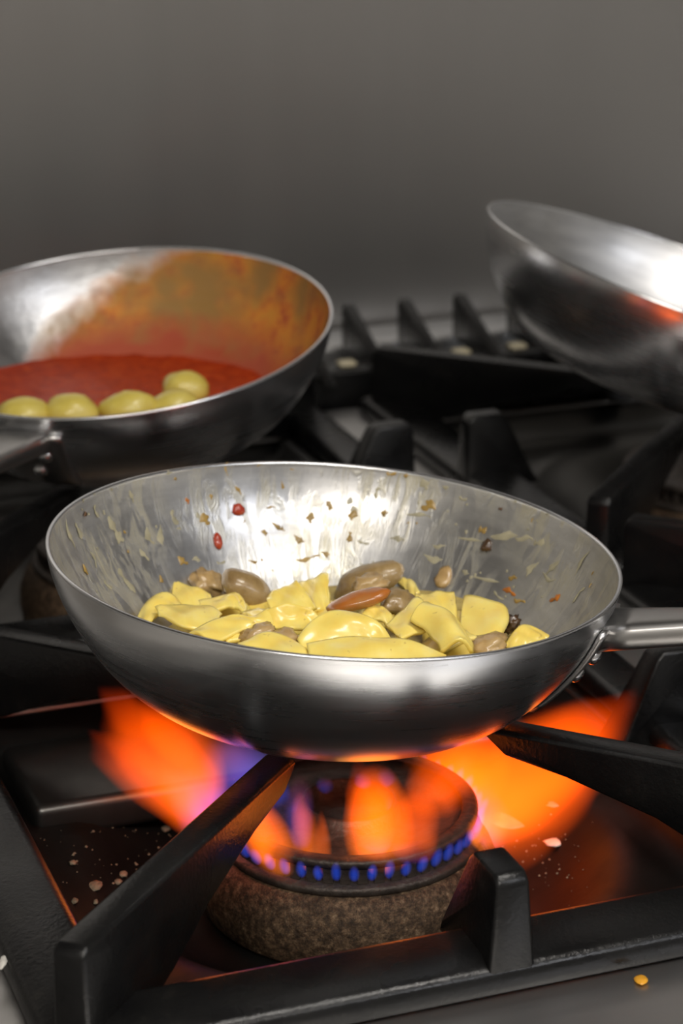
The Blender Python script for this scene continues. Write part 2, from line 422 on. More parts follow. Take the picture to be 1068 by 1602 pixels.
def frying_pan(mat, label, inner, dents=(), ell=None):
    root = empty('frying_pan'); root.matrix_world = mat; tag(root, label, 'pan', 'aluminium pans')
    prof = [(0, 0)]+so+RIM[1:-1]+si+[(0, .003)]
    k1 = len(so); k2 = k1+5
    fm = [0 if i < k1 else (2 if i < k2 else 1) for i in range(len(prof))]
    bowl = revolve('bowl', prof, [M['alu_out'], inner, M['rim']], root, 160, False, True, fm)
    bm = bmesh.new(); bm.from_mesh(bowl.data); bmesh.ops.remove_doubles(bm, verts=bm.verts, dist=1e-6); bm.to_mesh(bowl.data); bm.free()
    for v in bowl.data.vertices:
        a = math.atan2(v.co.y, v.co.x); r = math.hypot(v.co.x, v.co.y)
        if r > 1e-5:
            for (da, wd, z0, z1, dep) in dents:
                q = math.atan2(math.sin(a-da), math.cos(a-da))
                t = max(0, min(1, (v.co.z-z0)/.012))*max(0, min(1, (z1-v.co.z)/.012))
                s = 1-dep*math.exp(-(q/wd)**2)*t/r
                v.co.x *= s; v.co.y *= s
            # hand-beaten unevenness
            wv = 1+.0035*math.sin(2*a+.7)*(v.co.z/H)+.0012*math.sin(5*a)*(v.co.z/H)
            v.co.x *= wv; v.co.y *= wv
            if ell: v.co.x *= ell[0]; v.co.y *= ell[1]
    # strap: a plate that follows the wall, riveted, with the handle growing out of it
    rings = []
    for k in range(13):
        t = k/12; z = .064-.046*t; r = r_out(z)
        hw = .023-.006*t; ring = []
        for off, s in ((.0006, -1), (.0006, 1), (.0034, 1), (.0034, -1)):
            for q in range(5):
                ss = s*(-1+2*q/4)*-1 if off < .001 else s*(-1+2*q/4)*-1
                pass
        pts = []
        for q in range(7): pts.append((r+.0006, -hw+2*hw*q/6))
        for q in range(7): pts.append((r+.0036, hw-2*hw*q/6))
        for rr, yy in pts: ring.append((math.sqrt(max(0, rr*rr-yy*yy)), yy, z))
        rings.append(ring)
    strap = tube('strap', rings, M['handle'], root)
    # burnt seam of grease beside the strap
    for (z, yy) in ((.048, .009), (.048, -.009), (.034, 0.0)):
        r = r_out(z)+.0036; nrm = Vector((.80, 0, -.60)) if z < .04 else Vector((.90, 0, -.43))
        pr = [(0, .0032), (.0020, .0030), (.0036, .0021), (.0044, .0006), (.0046, -.001), (0, -.001)]
        rv = revolve('rivet', pr, M['rivet'], strap, 16)
        rv.matrix_local = Matrix.Translation((math.sqrt(r*r-yy*yy), yy, z)) @ nrm.to_track_quat('Z', 'Y').to_matrix().to_4x4()
    # handle: pressed strip, channel shaped, rising a little
    rings = []
    for k in range(16):
        t = k/15; x = r_out(.058)+.0015+.20*t; zc = .0585+.028*math.sin(t*1.2)+.010*t
        hw = .0165-.006*min(1, t*3)+.003*max(0, t-.5)*2; ht = .0075-.001*min(1, t*3)
        ring = []
        for q in range(20):
            a = 2*math.pi*q/20; c, s = math.cos(a), math.sin(a)
            ring.append((x, hw*math.copysign(abs(c)**.55, c), zc+ht*math.copysign(abs(s)**.55, s)))
        rings.append(ring)
    tube('handle', rings, M['handle'], root)
    return root

FA = frame((-.0032, -.0067, .0048), (.079, -.008, .997), math.radians(-36)) @ Matrix.Diagonal((.975, .998, 1, 1))   # a little out of round
FL_ = frame((.016, .417, .0112), (-.110, -.098, .989), math.radians(231))
FR_ = frame((.366, .368, .0252), (.313, -.084, .946), math.radians(-15))
def loc(fr, p): return fr.inverted() @ Vector(p)
def hit(fr, px, py):
    """point and inward normal where a line of sight meets the inside wall of a pan"""
    inv = fr.inverted(); o = inv @ CAM; d = (inv.to_3x3() @ ray(px, py)).normalized()
    best = None; prev = None
    for k in range(3000):
        p = o+d*(.6+k*.0004)
        ins = .003 <= p.z <= H and math.hypot(p.x, p.y) < r_in(p.z)
        if prev and not ins: best = p
        prev = ins
    if best is None: return None
    r = math.hypot(best.x, best.y); dz = .002
    sl = (r_in(min(H-.001, best.z+dz))-r_in(max(.0035, best.z-dz)))/(2*dz)
    n = Vector((-best.x/r, -best.y/r, sl)).normalized()
    r2 = r_in(max(.0032, best.z)); best.x *= r2/r; best.y *= r2/r
    return fr @ best, (fr.to_3x3() @ n).normalized()

# tide line of the tomato stain: plane through three points of the inner wall
q1, q2, q3 = (hit(FL_, 247, 398)[0], hit(FL_, 140, 470)[0], hit(FL_, 45, 572)[0])
q1, q2, q3 = loc(FL_, q1), loc(FL_, q2), loc(FL_, q3)
tn = (q2-q1).cross(q3-q1).normalized()
pr_ = loc(FL_, hit(FL_, 400, 480)[0])
if (pr_-q1).dot(tn) < 0: tn = -tn
TOM_DIR = tuple(tn); TOM_OFF = -q1.dot(tn)
da = loc(FA, at(402, 1130, 2.5)); dent_az = math.atan2(da.y, da.x)
PA = frying_pan(FA, 'aluminium pan of wide yellow noodles and mushrooms over the flames', pan_inner('pan_inside_smeared', 'smear'), [(dent_az, .035, .002, .05, .0016), (dent_az+.09, .05, .0, .05, -.0008)])
PL = frying_pan(FL_, 'aluminium pan of red tomato sauce on the back burner', pan_inner('pan_inside_tomato', 'tomato'))
PR = frying_pan(FR_, 'empty aluminium pan tilted on the back grate at right', pan_inner('pan_inside_clean', 'clean'))

# ------------------------------------------------------------------ liquids lying in the pans
def pool(name, fr, zc, mt, label, cat, wob=.0012, seedv=0, lift=None):
    inv = fr.inverted(); c = fr @ Vector((0, 0, .03)); na, nr = 72, 16; vs = []; fs = []
    def inside(p):
        q = inv @ p; return q.z >= .003 and math.hypot(q.x, q.y) < r_in(q.z)+.0008
    for k in range(na):
        a = 2*math.pi*k/na; d = Vector((math.cos(a), math.sin(a), 0)); t = 0
        base = Vector((c.x, c.y, zc))
        while t < .16 and inside(base+d*t): t += .0008
        for i in range(nr):
            s = (i+1)/nr; p = base+d*t*s
            p.z += wob*(noise.noise(Vector((p.x*60, p.y*60, seedv)))+.5*noise.noise(Vector((p.x*160, p.y*160, seedv))))
            vs.append(p)
    cidx = len(vs); vs.append(Vector((c.x, c.y, zc)))
    for k in range(na):
        k2 = (k+1) % na; fs.append((cidx, k*nr, k2*nr))
        for i in range(nr-1): fs.append((k*nr+i, k*nr+i+1, k2*nr+i+1, k2*nr+i))
    o = link(name, vs, fs, mt, None, True)
    return tag(o, label, cat, kind='stuff')
def sauce_mat(name, c1, c2, c3, rough, sc):
    mt, nt, bs = newmat(name); v = coords(nt)
    nt.links.new(ramp(nt, noise_(nt, v, sc, 5, .65), [(.3, c1), (.55, c2), (.75, c3)]), bs.inputs['Base Color'])
    bs.inputs['Roughness'].default_value = rough; bs.inputs['Specular IOR Level'].default_value = .25
    bump(nt, bs, noise_(nt, v, sc*1.5, 4), .5, .002); return mt
pool('tomato_sauce', FL_, .0385, sauce_mat('tomato_sauce', (.25, .016, .002), (.42, .036, .003), (.52, .09, .010), .5, 150), 'thick red tomato sauce pooled in the back left pan', 'sauce', .0014)
pool('cream_sauce', FA, .0225, sauce_mat('cream_sauce', (.36, .26, .09), (.50, .38, .12), (.56, .45, .18), .25, 90), 'pale creamy sauce under the noodles in the front pan', 'sauce', .0012, 3)

# ------------------------------------------------------------------ wide noodles
def pasta_mat():
    mt, nt, bs = newmat('egg_pasta'); v = coords(nt)
    n = noise_(nt, v, 55, 4, .55)
    c = ramp(nt, n, [(.3, (.95, .67, .12)), (.6, (1, .79, .20)), (.8, (1, .84, .34))])
    sp = ramp(nt, noise_(nt, v, 210, 2, .5), [(.70, g(0)), (.76, g(1))])
    nt.links.new(mix(nt, math_(nt, 'MULTIPLY', sp, .45), c, (.38, .20, .05)), bs.inputs['Base Color'])
    bs.inputs['Roughness'].default_value = .30; bs.inputs['Specular IOR Level'].default_value = .55
    bs.inputs['Coat Weight'].default_value = .35; bs.inputs['Coat Roughness'].default_value = .12
    bs.inputs['Subsurface Weight'].default_value = .10; bs.inputs['Subsurface Radius'].default_value = (.004, .0025, .001); bs.inputs['Subsurface Scale'].default_value = 1
    bump(nt, bs, noise_(nt, v, 120, 3), .18, .0015); return mt
M['pasta'] = pasta_mat()
def crom(P, t):
    n = len(P)-1; x = t*n; i = min(int(x), n-1); u = x-i
    p0, p1, p2, p3 = P[max(0, i-1)], P[i], P[i+1], P[min(n, i+2)]
    return .5*((2*p1)+(p2-p0)*u+(2*p0-5*p1+4*p2-p3)*u*u+(3*p1-p0-3*p2+p3)*u**3)
def sheet(name, A, B, mt, nl=16, nw=7, curl=0.0, th=.0021):
    vs = []; fs = []
    ph = R.random()*10
    for i in range(nl+1):
        t = i/nl; a = crom(A, t); b = crom(B, t)
        t0 = max(0, t-.03); t1 = min(1, t+.03)
        tan = crom(A, t1)+crom(B, t1)-crom(A, t0)-crom(B, t0)
        nr = tan.cross(b-a)
        nr = nr.normalized() if nr.length > 1e-9 else Vector((0, 0, 1))
        if nr.z < 0: nr = -nr
        for j in range(nw+1):
            s = j/nw; p = a.lerp(b, s)+nr*(curl*math.sin(math.pi*s)+.0007*math.sin(9*t+5*s+ph)+.0004*math.sin(17*t-8*s+ph*2))
            vs.append(p)
    for i in range(nl):
        for j in range(nw):
            k = i*(nw+1)+j; fs.append((k, k+1, k+nw+2, k+nw+1))
    c = sum(vs, Vector())/len(vs)
    o = link(name, [v-c for v in vs], fs, mt, None, True); o.location = c
    s = o.modifiers.new('solidify', 'SOLIDIFY'); s.thickness = th; s.offset = 0; s.edge_crease_inner = .75; s.edge_crease_outer = .75; s.edge_crease_rim = .6
    sb = o.modifiers.new('subsurf', 'SUBSURF'); sb.levels = 1; sb.render_levels = 1
    return o
def rail(pts): return [at(*p) for p in pts]
NOODLES = [
 # label, rail A (pixel x, pixel y, height cm), rail B, curl
 ('curled noodle at the left end of the heap in the front pan',
  [(216, 968, 3.2), (232, 939, 3.7), (262, 931, 4.0), (283, 945, 3.8), (288, 962, 3.4)], [(232, 985, 3.4), (246, 962, 3.6), (266, 951, 3.8), (280, 957, 3.7), (286, 972, 3.4)], .001),
 ('squared noodle standing at the upper left of the noodle heap',
  [(273, 909, 3.4), (300, 919, 3.5), (330, 931, 3.4)], [(268, 950, 3.0), (300, 957, 3.0), (337, 962, 3.0)], .001),
 ('flat leaf-shaped noodle lying on the left of the heap',
  [(243, 953, 4.0), (275, 948, 4.1), (318, 949, 4.1), (346, 962, 4.0)], [(250, 962, 4.0), (280, 980, 4.0), (310, 984, 4.0), (340, 975, 4.0)], .0015),
 ('narrow noodle band below the left mushroom piece',
  [(312, 944, 3.6), (345, 934, 3.9), (366, 930, 3.9), (386, 950, 3.6)], [(318, 962, 3.6), (348, 954, 3.8), (368, 949, 3.8), (382, 965, 3.5)], .0008),
 ('long noodle slanting up from the front rim into the central fold',
  [(296, 990, 4.3), (335, 974, 4.5), (366, 962, 4.7), (395, 966, 4.6), (420, 955, 4.7)], [(330, 1006, 4.2), (362, 996, 4.2), (388, 985, 4.3), (410, 985, 4.2), (430, 985, 4.2)], .001),
 ('arched noodle folded over a shaded hollow in mid heap',
  [(406, 962, 4.6), (428, 949, 5.0), (458, 946, 5.0), (488, 953, 4.7), (503, 972, 4.2)], [(412, 986, 4.0), (434, 983, 4.2), (455, 985, 4.2), (474, 986, 4.0), (486, 988, 3.8)], -.002),
 ('small noodle end poking out near the front rim at left',
  [(344, 988, 4.0), (375, 979, 4.1), (408, 974, 4.2)], [(356, 1006, 4.0), (376, 1003, 4.0), (404, 1000, 4.0)], .0008),
 ('pointed square noodle left of the two upright ones at the back of the heap',
  [(417, 936, 3.8), (440, 921, 4.2), (465, 911, 4.5)], [(424, 957, 3.6), (458, 956, 3.7), (495, 952, 3.8)], .0008),
 ('upright square noodle at the back beside the large brown mushroom',
  [(468, 915, 3.5), (488, 906, 3.9), (512, 898, 4.1)], [(492, 958, 3.2), (503, 956, 3.2), (516, 953, 3.2)], .0012),
 ('leaf-like noodle against the front rim at lower left of centre',
  [(372, 1008, 4.2), (402, 996, 4.5), (432, 992, 4.6), (460, 1003, 4.4), (484, 1020, 4.1)], [(378, 1024, 4.1), (404, 1026, 4.1), (430, 1030, 4.1), (455, 1034, 4.1), (478, 1036, 4.0)], .001),
 ('broad domed noodle in the middle of the heap',
  [(466, 1004, 4.2), (488, 972, 4.9), (520, 956, 5.2), (556, 960, 5.1), (592, 977, 4.7), (610, 1000, 4.2)], [(474, 1024, 3.9), (500, 1010, 4.1), (530, 1001, 4.3), (556, 996, 4.4), (582, 1000, 4.2), (602, 1012, 4.0)], .0015),
 ('long low noodle along the front rim right of centre',
  [(480, 1012, 4.4), (530, 999, 4.7), (580, 998, 4.7), (640, 1006, 4.5), (698, 1026, 4.1)], [(486, 1038, 4.1), (530, 1038, 4.2), (580, 1038, 4.2), (640, 1040, 4.1), (692, 1042, 3.9)], .0012),
 ('small looped noodle under the orange mushroom slice',
  [(563, 962, 3.9), (578, 951, 4.2), (598, 950, 4.2), (614, 966, 3.9)], [(572, 978, 3.8), (585, 972, 3.9), (598, 973, 3.9), (608, 980, 3.8)], .0008),
 ('flat noodle face rising left of the big rolled noodle',
  [(604, 980, 4.2), (628, 956, 4.5), (652, 938, 4.7), (668, 946, 4.7)], [(628, 1002, 4.1), (650, 992, 4.2), (672, 982, 4.3), (690, 975, 4.3)], .0008),
 ('large rolled noodle with an open tunnel end near the front rim',
  [(641, 974, 4.6), (665, 986, 4.5), (684, 1010, 4.2), (690, 1020, 4.1)], [(677, 952, 4.6), (712, 972, 4.5), (736, 1004, 4.2), (738, 1022, 4.0)], .007),
 ('noodle sheet behind the big rolled noodle',
  [(648, 931, 3.8), (678, 929, 3.9), (711, 927, 3.9)], [(660, 975, 3.3), (690, 975, 3.3), (713, 972, 3.3)], .0015),
 ('upright rolled noodle second from the right end of the heap',
  [(727, 934, 4.0), (756, 938, 4.2), (786, 946, 4.2), (793, 955, 3.9), (787, 962, 3.7)], [(719, 990, 3.4), (746, 1002, 3.4), (774, 1004, 3.5), (782, 1000, 3.4), (778, 996, 3.2)], .0012),
 ('short noodle at the right end of the heap',
  [(790, 1012, 3.2), (804, 990, 3.6), (826, 979, 3.7), (858, 995, 3.3)], [(802, 1024, 3.0), (818, 1012, 3.2), (836, 1008, 3.2), (852, 1010, 3.0)], .001),
 ('thin noodle strip behind the large brown mushroom',
  [(617, 889, 2.6), (632, 896, 2.6), (646, 911, 2.5), (656, 930, 2.4)], [(610, 905, 2.4), (622, 912, 2.4), (634, 922, 2.3), (644, 938, 2.3)], .0008),
]
for lab, a, b, cu in NOODLES:
    tag(sheet('pasta_ribbon', rail(a), rail(b), M['pasta'], curl=cu), 'yellow '+lab, 'noodle', 'noodles in the front pan')
# noodles lower in the heap
for k in range(16):
    a = R.uniform(0, 6.28); rr = .066*math.sqrt(R.random()); c = Vector((-.005+rr*math.cos(a)*1.05, -.012+rr*math.sin(a), .0235+.006*R.random()))
    th = R.uniform(0, 3.14); d = Vector((math.cos(th), math.sin(th), 0)); n = Vector((-d.y, d.x, 0)); A = []; B = []
    ph = R.uniform(0, 6)
    for i in range(5):
        u = -1+i/2; p = c+d*(u*.026)+Vector((0, 0, .004*math.cos(u*2.5+ph)+.003)); tw = .003*math.sin(u*2+ph)
        A.append(p+n*.011+Vector((0, 0, tw))); B.append(p-n*.011-Vector((0, 0, tw)))
    tag(sheet('pasta_ribbon', A, B, M['pasta'], nl=10, nw=4, curl=.001), 'yellow noodle half buried at the bottom of the heap', 'noodle', 'buried noodles in the front pan')

# ------------------------------------------------------------------ mushroom pieces
def food(name, c1, c2, c3, rough=.32, sc=60):
    mt, nt, bs = newmat(name); v = coords(nt)
    nt.links.new(ramp(nt, noise_(nt, v, sc, 5, .6), [(.3, c1), (.52, c2), (.75, c3)]), bs.inputs['Base Color'])
    bs.inputs['Roughness'].default_value = rough; bs.inputs['Coat Weight'].default_value = .4; bs.inputs['Coat Roughness'].default_value = .15
    bump(nt, bs, noise_(nt, v, sc*2.5, 4), .35, .002); return mt
M['mush'] = food('mushroom_brown', (.19, .115, .045), (.33, .22, .09), (.46, .33, .16))
M['mush_tan'] = food('mushroom_tan', (.32, .19, .065), (.50, .33, .14), (.6, .44, .22))
M['mush_orange'] = food('mushroom_orange', (.20, .10, .04), (.48, .15, .025), (.42, .25, .10), .25, 26)
M['sprig'] = food('dark_bits', (.03, .015, .006), (.08, .04, .016), (.13, .075, .03))
def blob(name, c, ax, mt, rot=(0, 0, 0), lump=.18, seedv=0, sub=3, fq=2.2):
    bm = bmesh.new(); bmesh.ops.create_icosphere(bm, subdivisions=sub, radius=1)
    for v in bm.verts:
        n = v.co.copy(); k = 1+lump*noise.noise(n*fq*.5+Vector((seedv*3.1, 0, 0)))+lump*.5*noise.noise(n*fq*1.3+Vector((0, seedv*2.3, 0)))
        v.co = Vector((n.x*ax[0], n.y*ax[1], n.z*ax[2]))*k
    me = bpy.data.meshes.new(name); bm.to_mesh(me); bm.free(); me.materials.append(mt)
    me.polygons.foreach_set('use_smooth', [True]*len(me.polygons))
    o = bpy.data.objects.new(name, me); COL.objects.link(o); o.location = c; o.rotation_euler = rot; return o
YZ = -YAW
def cblob(name, px, py, z, wpx, hpx, tilt, depth, mt, label, cat, seedv, lump=.2, group='mushroom pieces in the front pan', fq=2.2):
    """blob seen wpx by hpx pixels, turned by tilt degrees in the view"""
    c = at(px, py, z); d = (c-CAM).dot(FW); s = d/FPX
    o = blob(name, c, (wpx*s/2, depth, hpx*s/2), mt, (0, 0, 0), lump, seedv, 3, fq)
    o.rotation_euler = (Matrix.Rotation(-YAW, 3, 'Z') @ Matrix.Rotation(math.radians(tilt), 3, 'Y')).to_euler()
    return tag(o, label, cat, group)
cblob('mushroom_piece', 387, 922, 3.6, 92, 52, 33, .010, M['mush'], 'smooth grey-brown oval mushroom piece left of centre in the front pan', 'mushroom', 1, .12)
cblob('mushroom_piece', 327, 913, 3.2, 62, 34, 35, .009, M['mush_tan'], 'crinkled tan mushroom piece at the upper left of the noodle heap', 'mushroom', 2, .5, fq=4)
cblob('mushroom_piece', 578, 908, 3.3, 118, 52, -22, .012, M['mush'], 'largest brown mushroom piece at the back of the heap', 'mushroom', 3, .18)
cblob('mushroom_piece', 576, 914, 4.1, 54, 28, -12, .007, M['mush_tan'], 'small tan mushroom piece lying on the large brown one', 'mushroom', 4, .5, fq=4)
cblob('mushroom_piece', 560, 939, 4.5, 100, 26, -17, .008, M['mush_orange'], 'glossy orange-brown mushroom slice across the heap centre', 'mushroom', 5, .15)
cblob('mushroom_piece', 622, 942, 4.0, 54, 36, 12, .009, M['mush'], 'brown mushroom piece right of the orange slice', 'mushroom', 6, .35, fq=3)
cblob('mushroom_piece', 764, 1010, 3.4, 58, 34, -12, .010, M['mush_tan'], 'tan mushroom piece by the front rim at the right of the heap', 'mushroom', 7, .4, fq=4)
cblob('mushroom_piece', 797, 976, 3.2, 32, 22, -30, .005, M['sprig'], 'dark frilly mushroom shred between the two rightmost noodles', 'mushroom', 8, .9, fq=5)
cblob('mushroom_piece', 402, 990, 4.3, 52, 22, -14, .007, M['mush_tan'], 'small brown mushroom shred inside the fold left of centre', 'mushroom', 9, .5, fq=4)
cblob('mushroom_piece', 446, 996, 4.3, 40, 22, 8, .007, M['mush_tan'], 'tan mushroom bit under the arched noodle', 'mushroom', 10, .4, fq=3)

# ------------------------------------------------------------------ dumplings in the tomato sauce
M['dump'] = food('dumpling_dough', (.58, .44, .07), (.68, .54, .10), (.74, .63, .20), .5, 40)
for k, (px, py, z, wd, hh, tl, lab) in enumerate((
    (36, 648, 4.9, 84, 52, 0, 'pale yellow pasta dumpling nearest the handle of the sauce pan'),
    (112, 645, 4.9, 86, 58, 8, 'pale yellow pasta dumpling second from the left in the red sauce'),
    (200, 640, 5.0, 92, 60, -8, 'pale yellow pasta dumpling third from the left in the red sauce'),
    (291, 607, 4.7, 74, 54, 12, 'highest pale yellow pasta dumpling, at the right of the row in red sauce'),
    (270, 636, 5.0, 84, 52, -14, 'pale yellow pasta dumpling in front of the highest one by the rim'))):
    c = at(px, py, z); s = (c-CAM).dot(FW)/FPX
    o = blob('pasta_dumpling', c, (wd*s/2, .014, hh*s/2), M['dump'], (0, 0, 0), .14, 20+k, 3, 2.6)
    o.rotation_euler = (Matrix.Rotation(-YAW, 3, 'Z') @ Matrix.Rotation(math.radians(tl), 3, 'Y')).to_euler()
    tag(o, lab, 'dumpling', 'dumplings in the red sauce')

# ------------------------------------------------------------------ splashes and bits on the front pan's inner wall
SP = [plain('splash_ochre', (.34, .22, .06), .3, 0, .3, 200), plain('splash_cream', (.36, .33, .225), .35, 0, .2, 150), plain('splash_orange', (.42, .14, .02), .3, 0, .3, 200), plain('splash_dark', (.10, .045, .015), .4, 0, .3, 200), plain('drop_orange', (.72, .34, .03), .3, 0, .2, 200)]
sv, sf, sm = [], [], []
def splash(px, py, ln, wd, ang, mi, hgt=.0006):
    h = hit(FA, px, py)
    if not h: return
    p, n = h; s = (p-CAM).dot(FW)/FPX
    upv = (FA.to_3x3() @ Vector((0, 0, 1))); e1 = (upv-n*upv.dot(n)).normalized(); e2 = n.cross(e1)
    ca, sa = math.cos(math.radians(ang)), math.sin(math.radians(ang))
    u = e1*ca+e2*sa; v = e2*ca-e1*sa; L = ln*s/2*(.85 if mi == 1 else 1); W = wd*s/2*(1.7 if mi == 1 else 1.25)
    if mi == 1: hgt *= .4
    if W > L: u, v, L, W = v, -u, W, L
    m_, q_ = 11, 6; k = len(sv); ph = R.random()*9; wig = R.uniform(.3, 1.0)*min(W*1.6, L*.25)
    for i in range(m_):
        t = -1+2*i/(m_-1); e = math.sqrt(max(0, 1-t*t))**.8
        hw = W*e*(.72+.34*math.sin(4.3*t+ph)+.2*math.sin(9.1*t+2*ph)); off = wig*math.sin(2.6*t+ph*1.7)
        for jx in range(q_):
            w_ = -1+2*jx/(q_-1); sv.append(p+u*(L*t)+v*(off+hw*w_)+n*(.00008+hgt*(1-w_*w_)*e))
    for i in range(m_-1):
        for jx in range(q_-1):
            a = k+i*q_+jx; sf.append((a, a+1, a+q_+1, a+q_)); sm.append(mi)
for a in ((354, 735, 26, 6, -8, 0), (404, 729, 8, 16, 0, 0), (371, 766, 24, 8, 25, 0), (441, 758, 18, 8, 0, 0), (456, 734, 9, 8, 0, 0), (320, 812, 24, 18, 20, 0), (309, 806, 22, 6, 30, 1),
    (177, 824, 52, 9, 12, 1), (186, 840, 28, 12, 45, 1), (123, 831, 36, 8, 8, 1), (109, 835, 62, 8, -3, 1), (133, 891, 20, 9, 0, 0), (133, 805, 9, 8, 0, 3), (233, 838, 38, 8, 12, 1), (251, 836, 46, 8, -5, 1),
    (196, 906, 58, 9, 8, 1), (285, 877, 22, 11, 45, 0), (306, 875, 12, 10, 0, 1), (434, 824, 30, 7, 60, 0), (467, 843, 22, 10, 60, 0), (486, 810, 20, 13, 0, 0), (481, 873, 8, 36, 5, 0), (509, 866, 10, 12, 0, 0),
    (551, 800, 34, 12, 0, 1), (547, 840, 18, 9, -10, 0), (514, 791, 18, 9, 10, 0), (423, 794, 6, 14, 0, 0), (413, 833, 12, 10, 0, 0), (395, 878, 6, 14, 0, 0), (292, 783, 12, 7, 0, 2), (329, 777, 10, 8, 0, 0), (271, 808, 34, 8, 10, 1),
    (264, 740, 12, 10, 0, 1), (273, 749, 7, 6, 0, 0), (147, 875, 34, 5, -4, 1), (168, 915, 24, 6, 10, 1), (252, 906, 14, 7, 10, 0), (516, 791, 16, 8, 0, 0), (546, 783, 30, 12, 0, 1), (552, 805, 20, 14, 0, 0),
    (601, 802, 12, 10, 0, 0), (612, 741, 8, 14, 0, 0), (664, 758, 24, 11, 30, 1), (670, 791, 24, 18, -30, 0), (656, 807, 8, 34, -8, 1), (755, 829, 14, 12, 0, 0), (794, 840, 16, 46, 6, 1), (821, 843, 12, 24, 0, 1),
    (843, 849, 16, 14, 10, 1), (832, 890, 40, 8, -14, 1), (865, 887, 44, 7, -18, 1), (858, 903, 8, 24, 10, 1), (766, 908, 6, 60, 4, 1), (802, 904, 10, 14, 0, 0), (797, 926, 10, 26, 4, 2), (780, 932, 6, 18, -10, 1), (813, 940, 8, 22, -4, 0),
    (868, 936, 24, 11, -30, 2), (678, 873, 14, 22, 0, 1), (686, 854, 9, 14, 0, 1), (728, 895, 10, 9, 0, 1), (620, 843, 12, 12, 0, 1), (568, 849, 8, 12, 0, 1), (783, 796, 6, 6, 0, 3), (910, 880, 60, 5, -12, 1), (905, 930, 40, 5, -20, 1), (635, 744, 8, 8, 0, 0), (697, 762, 8, 8, 0, 1), (724, 780, 8, 9, 0, 1),
    (225, 868, 30, 6, 15, 1), (295, 745, 10, 6, 0, 1), (205, 776, 26, 5, 5, 1), (150, 800, 26, 5, 0, 1), (590, 770, 30, 8, 0, 1), (345, 880, 8, 10, 0, 1), (740, 845, 6, 40, 3, 1)):
    splash(*a)
for k in range(80):
    px = R.uniform(110, 940); py = R.uniform(735, 940); splash(px, py, R.uniform(3, 9), R.uniform(2.5, 4.5), R.uniform(-30, 30), R.choice((0, 1, 1, 1, 1)), .0004)
o = link('sauce_splashes', sv, sf, SP, None, True, sm); tag(o, 'ochre and cream sauce splashes stuck to the inside of the front pan', 'sauce', kind='stuff')
M['red'] = food('red_pepper', (.30, .02, .008), (.42, .045, .015), (.5, .12, .05), .25, 120)
def bit(px, py, wd, hh, mt, label, cat, seedv, lump=.25, name='food_bit'):
    p, n = hit(FA, px, py); s = (p-CAM).dot(FW)/FPX
    o = blob(name, p+n*.0008, (wd*s/2, hh*s/2, .0016), mt, (0, 0, 0), lump, seedv, 2, 3)
    upv = FA.to_3x3() @ Vector((0, 0, 1)); e1 = (upv-n*upv.dot(n)).normalized()
    mm = Matrix((e1.cross(n), e1, n)).transposed(); o.rotation_euler = mm.to_euler(); return tag(o, label, cat, 'bits stuck on the front pan wall')
bit(372, 798, 22, 20, M['red'], 'red pepper bit stuck highest on the front pan wall', 'pepper bit', 31, name='pepper_bit')
bit(340, 847, 15, 30, M['red'], 'red pepper bit stuck lower left on the front pan wall', 'pepper bit', 32, name='pepper_bit')
bit(763, 855, 18, 24, M['sprig'], 'dark brown mushroom crumb stuck on the right pan wall', 'food bit', 33, .7, name='mushroom_crumb')
bit(695, 903, 28, 40, M['mush_tan'], 'pale orange mushroom bit stuck above the noodles at right', 'food bit', 34, .35, name='mushroom_crumb')

# ------------------------------------------------------------------ crumbs, drops, scraps on the cooktop
M['crumb'] = plain('dry_crumb', (.27, .21, .14), .8, 0, .25, 300, .5)
M['scrap'] = plain('pale_scrap', (.62, .60, .55), .5, 0, .2, 200)
def on_tray(px, py):     # follow the line of sight down to the dished tray
    best = at(px, py, -8.1)
    for k in range(60):
        z = -.070-.0008*k; q = at(px, py, z*100); r = math.hypot(q.x-.012, q.y)
        t = max(0, min(1, (.145-r)/.06)); t = t*t*(3-2*t)
        e = min(q.x+.149, .173-q.x, q.y+.159, .159-q.y); e2 = max(0, 1-e/.016)
        best = q
        zs = -.081-.0325*t+.023*e2*e2
        if z <= zs: best.z = zs+.0002; break
    return best
def crumb(px, py, z, wd, hh, mt, label, seedv, name='crumb', cat='crumb', dz=.0008):
    c = on_tray(px, py) if z == ZT else at(px, py, z); s = (c-CAM).dot(FW)/FPX
    o = blob(name, c+Vector((0, 0, dz)), (wd*s/2, hh*s/2/.45, dz*1.3), mt, (0, 0, -YAW), .35, seedv, 2, 3); return tag(o, label, cat, 'crumbs and spills on the cooktop')
ZT = -8.1
crumb(149, 1389, ZT, 26, 14, M['crumb'], 'largest pale crumb on the black tray left of the burner', 40)
crumb(117, 1413, ZT, 12, 7, M['crumb'], 'small crumb just below the largest crumb, at left', 41)
crumb(150, 1414, ZT, 8, 6, M['crumb'], 'tiny crumb just below the largest crumb, at right', 42)
crumb(185, 1384, ZT, 14, 7, M['crumb'], 'thin crumb to the right of the largest crumb', 43)
crumb(193, 1371, ZT, 14, 8, M['crumb'], 'brown crumb up and right of the largest crumb', 44)
crumb(114, 1354, ZT, 12, 6, M['crumb'], 'flat crumb above the largest crumb', 45)
crumb(259, 1302, ZT, 16, 9, M['crumb'], 'brown crumb near the left flame', 46)
crumb(5, 1508, -4.7, 12, 22, M['scrap'], 'white scrap on the grate bar at the left edge', 47, 'scrap', 'scrap')
crumb(1002, 1534, -5.55, 22, 13, SP[4], 'orange sauce drop on the steel ledge at lower right', 48, 'sauce_drop', 'sauce drop', .0005)
crumb(868, 1322, ZT, 34, 12, M['scrap'], 'torn pale scrap on the black tray right of the burner', 49, 'scrap', 'scrap')
M['residue'] = plain('dried_residue', (.24, .22, .20), .4, 0, .2, 120)
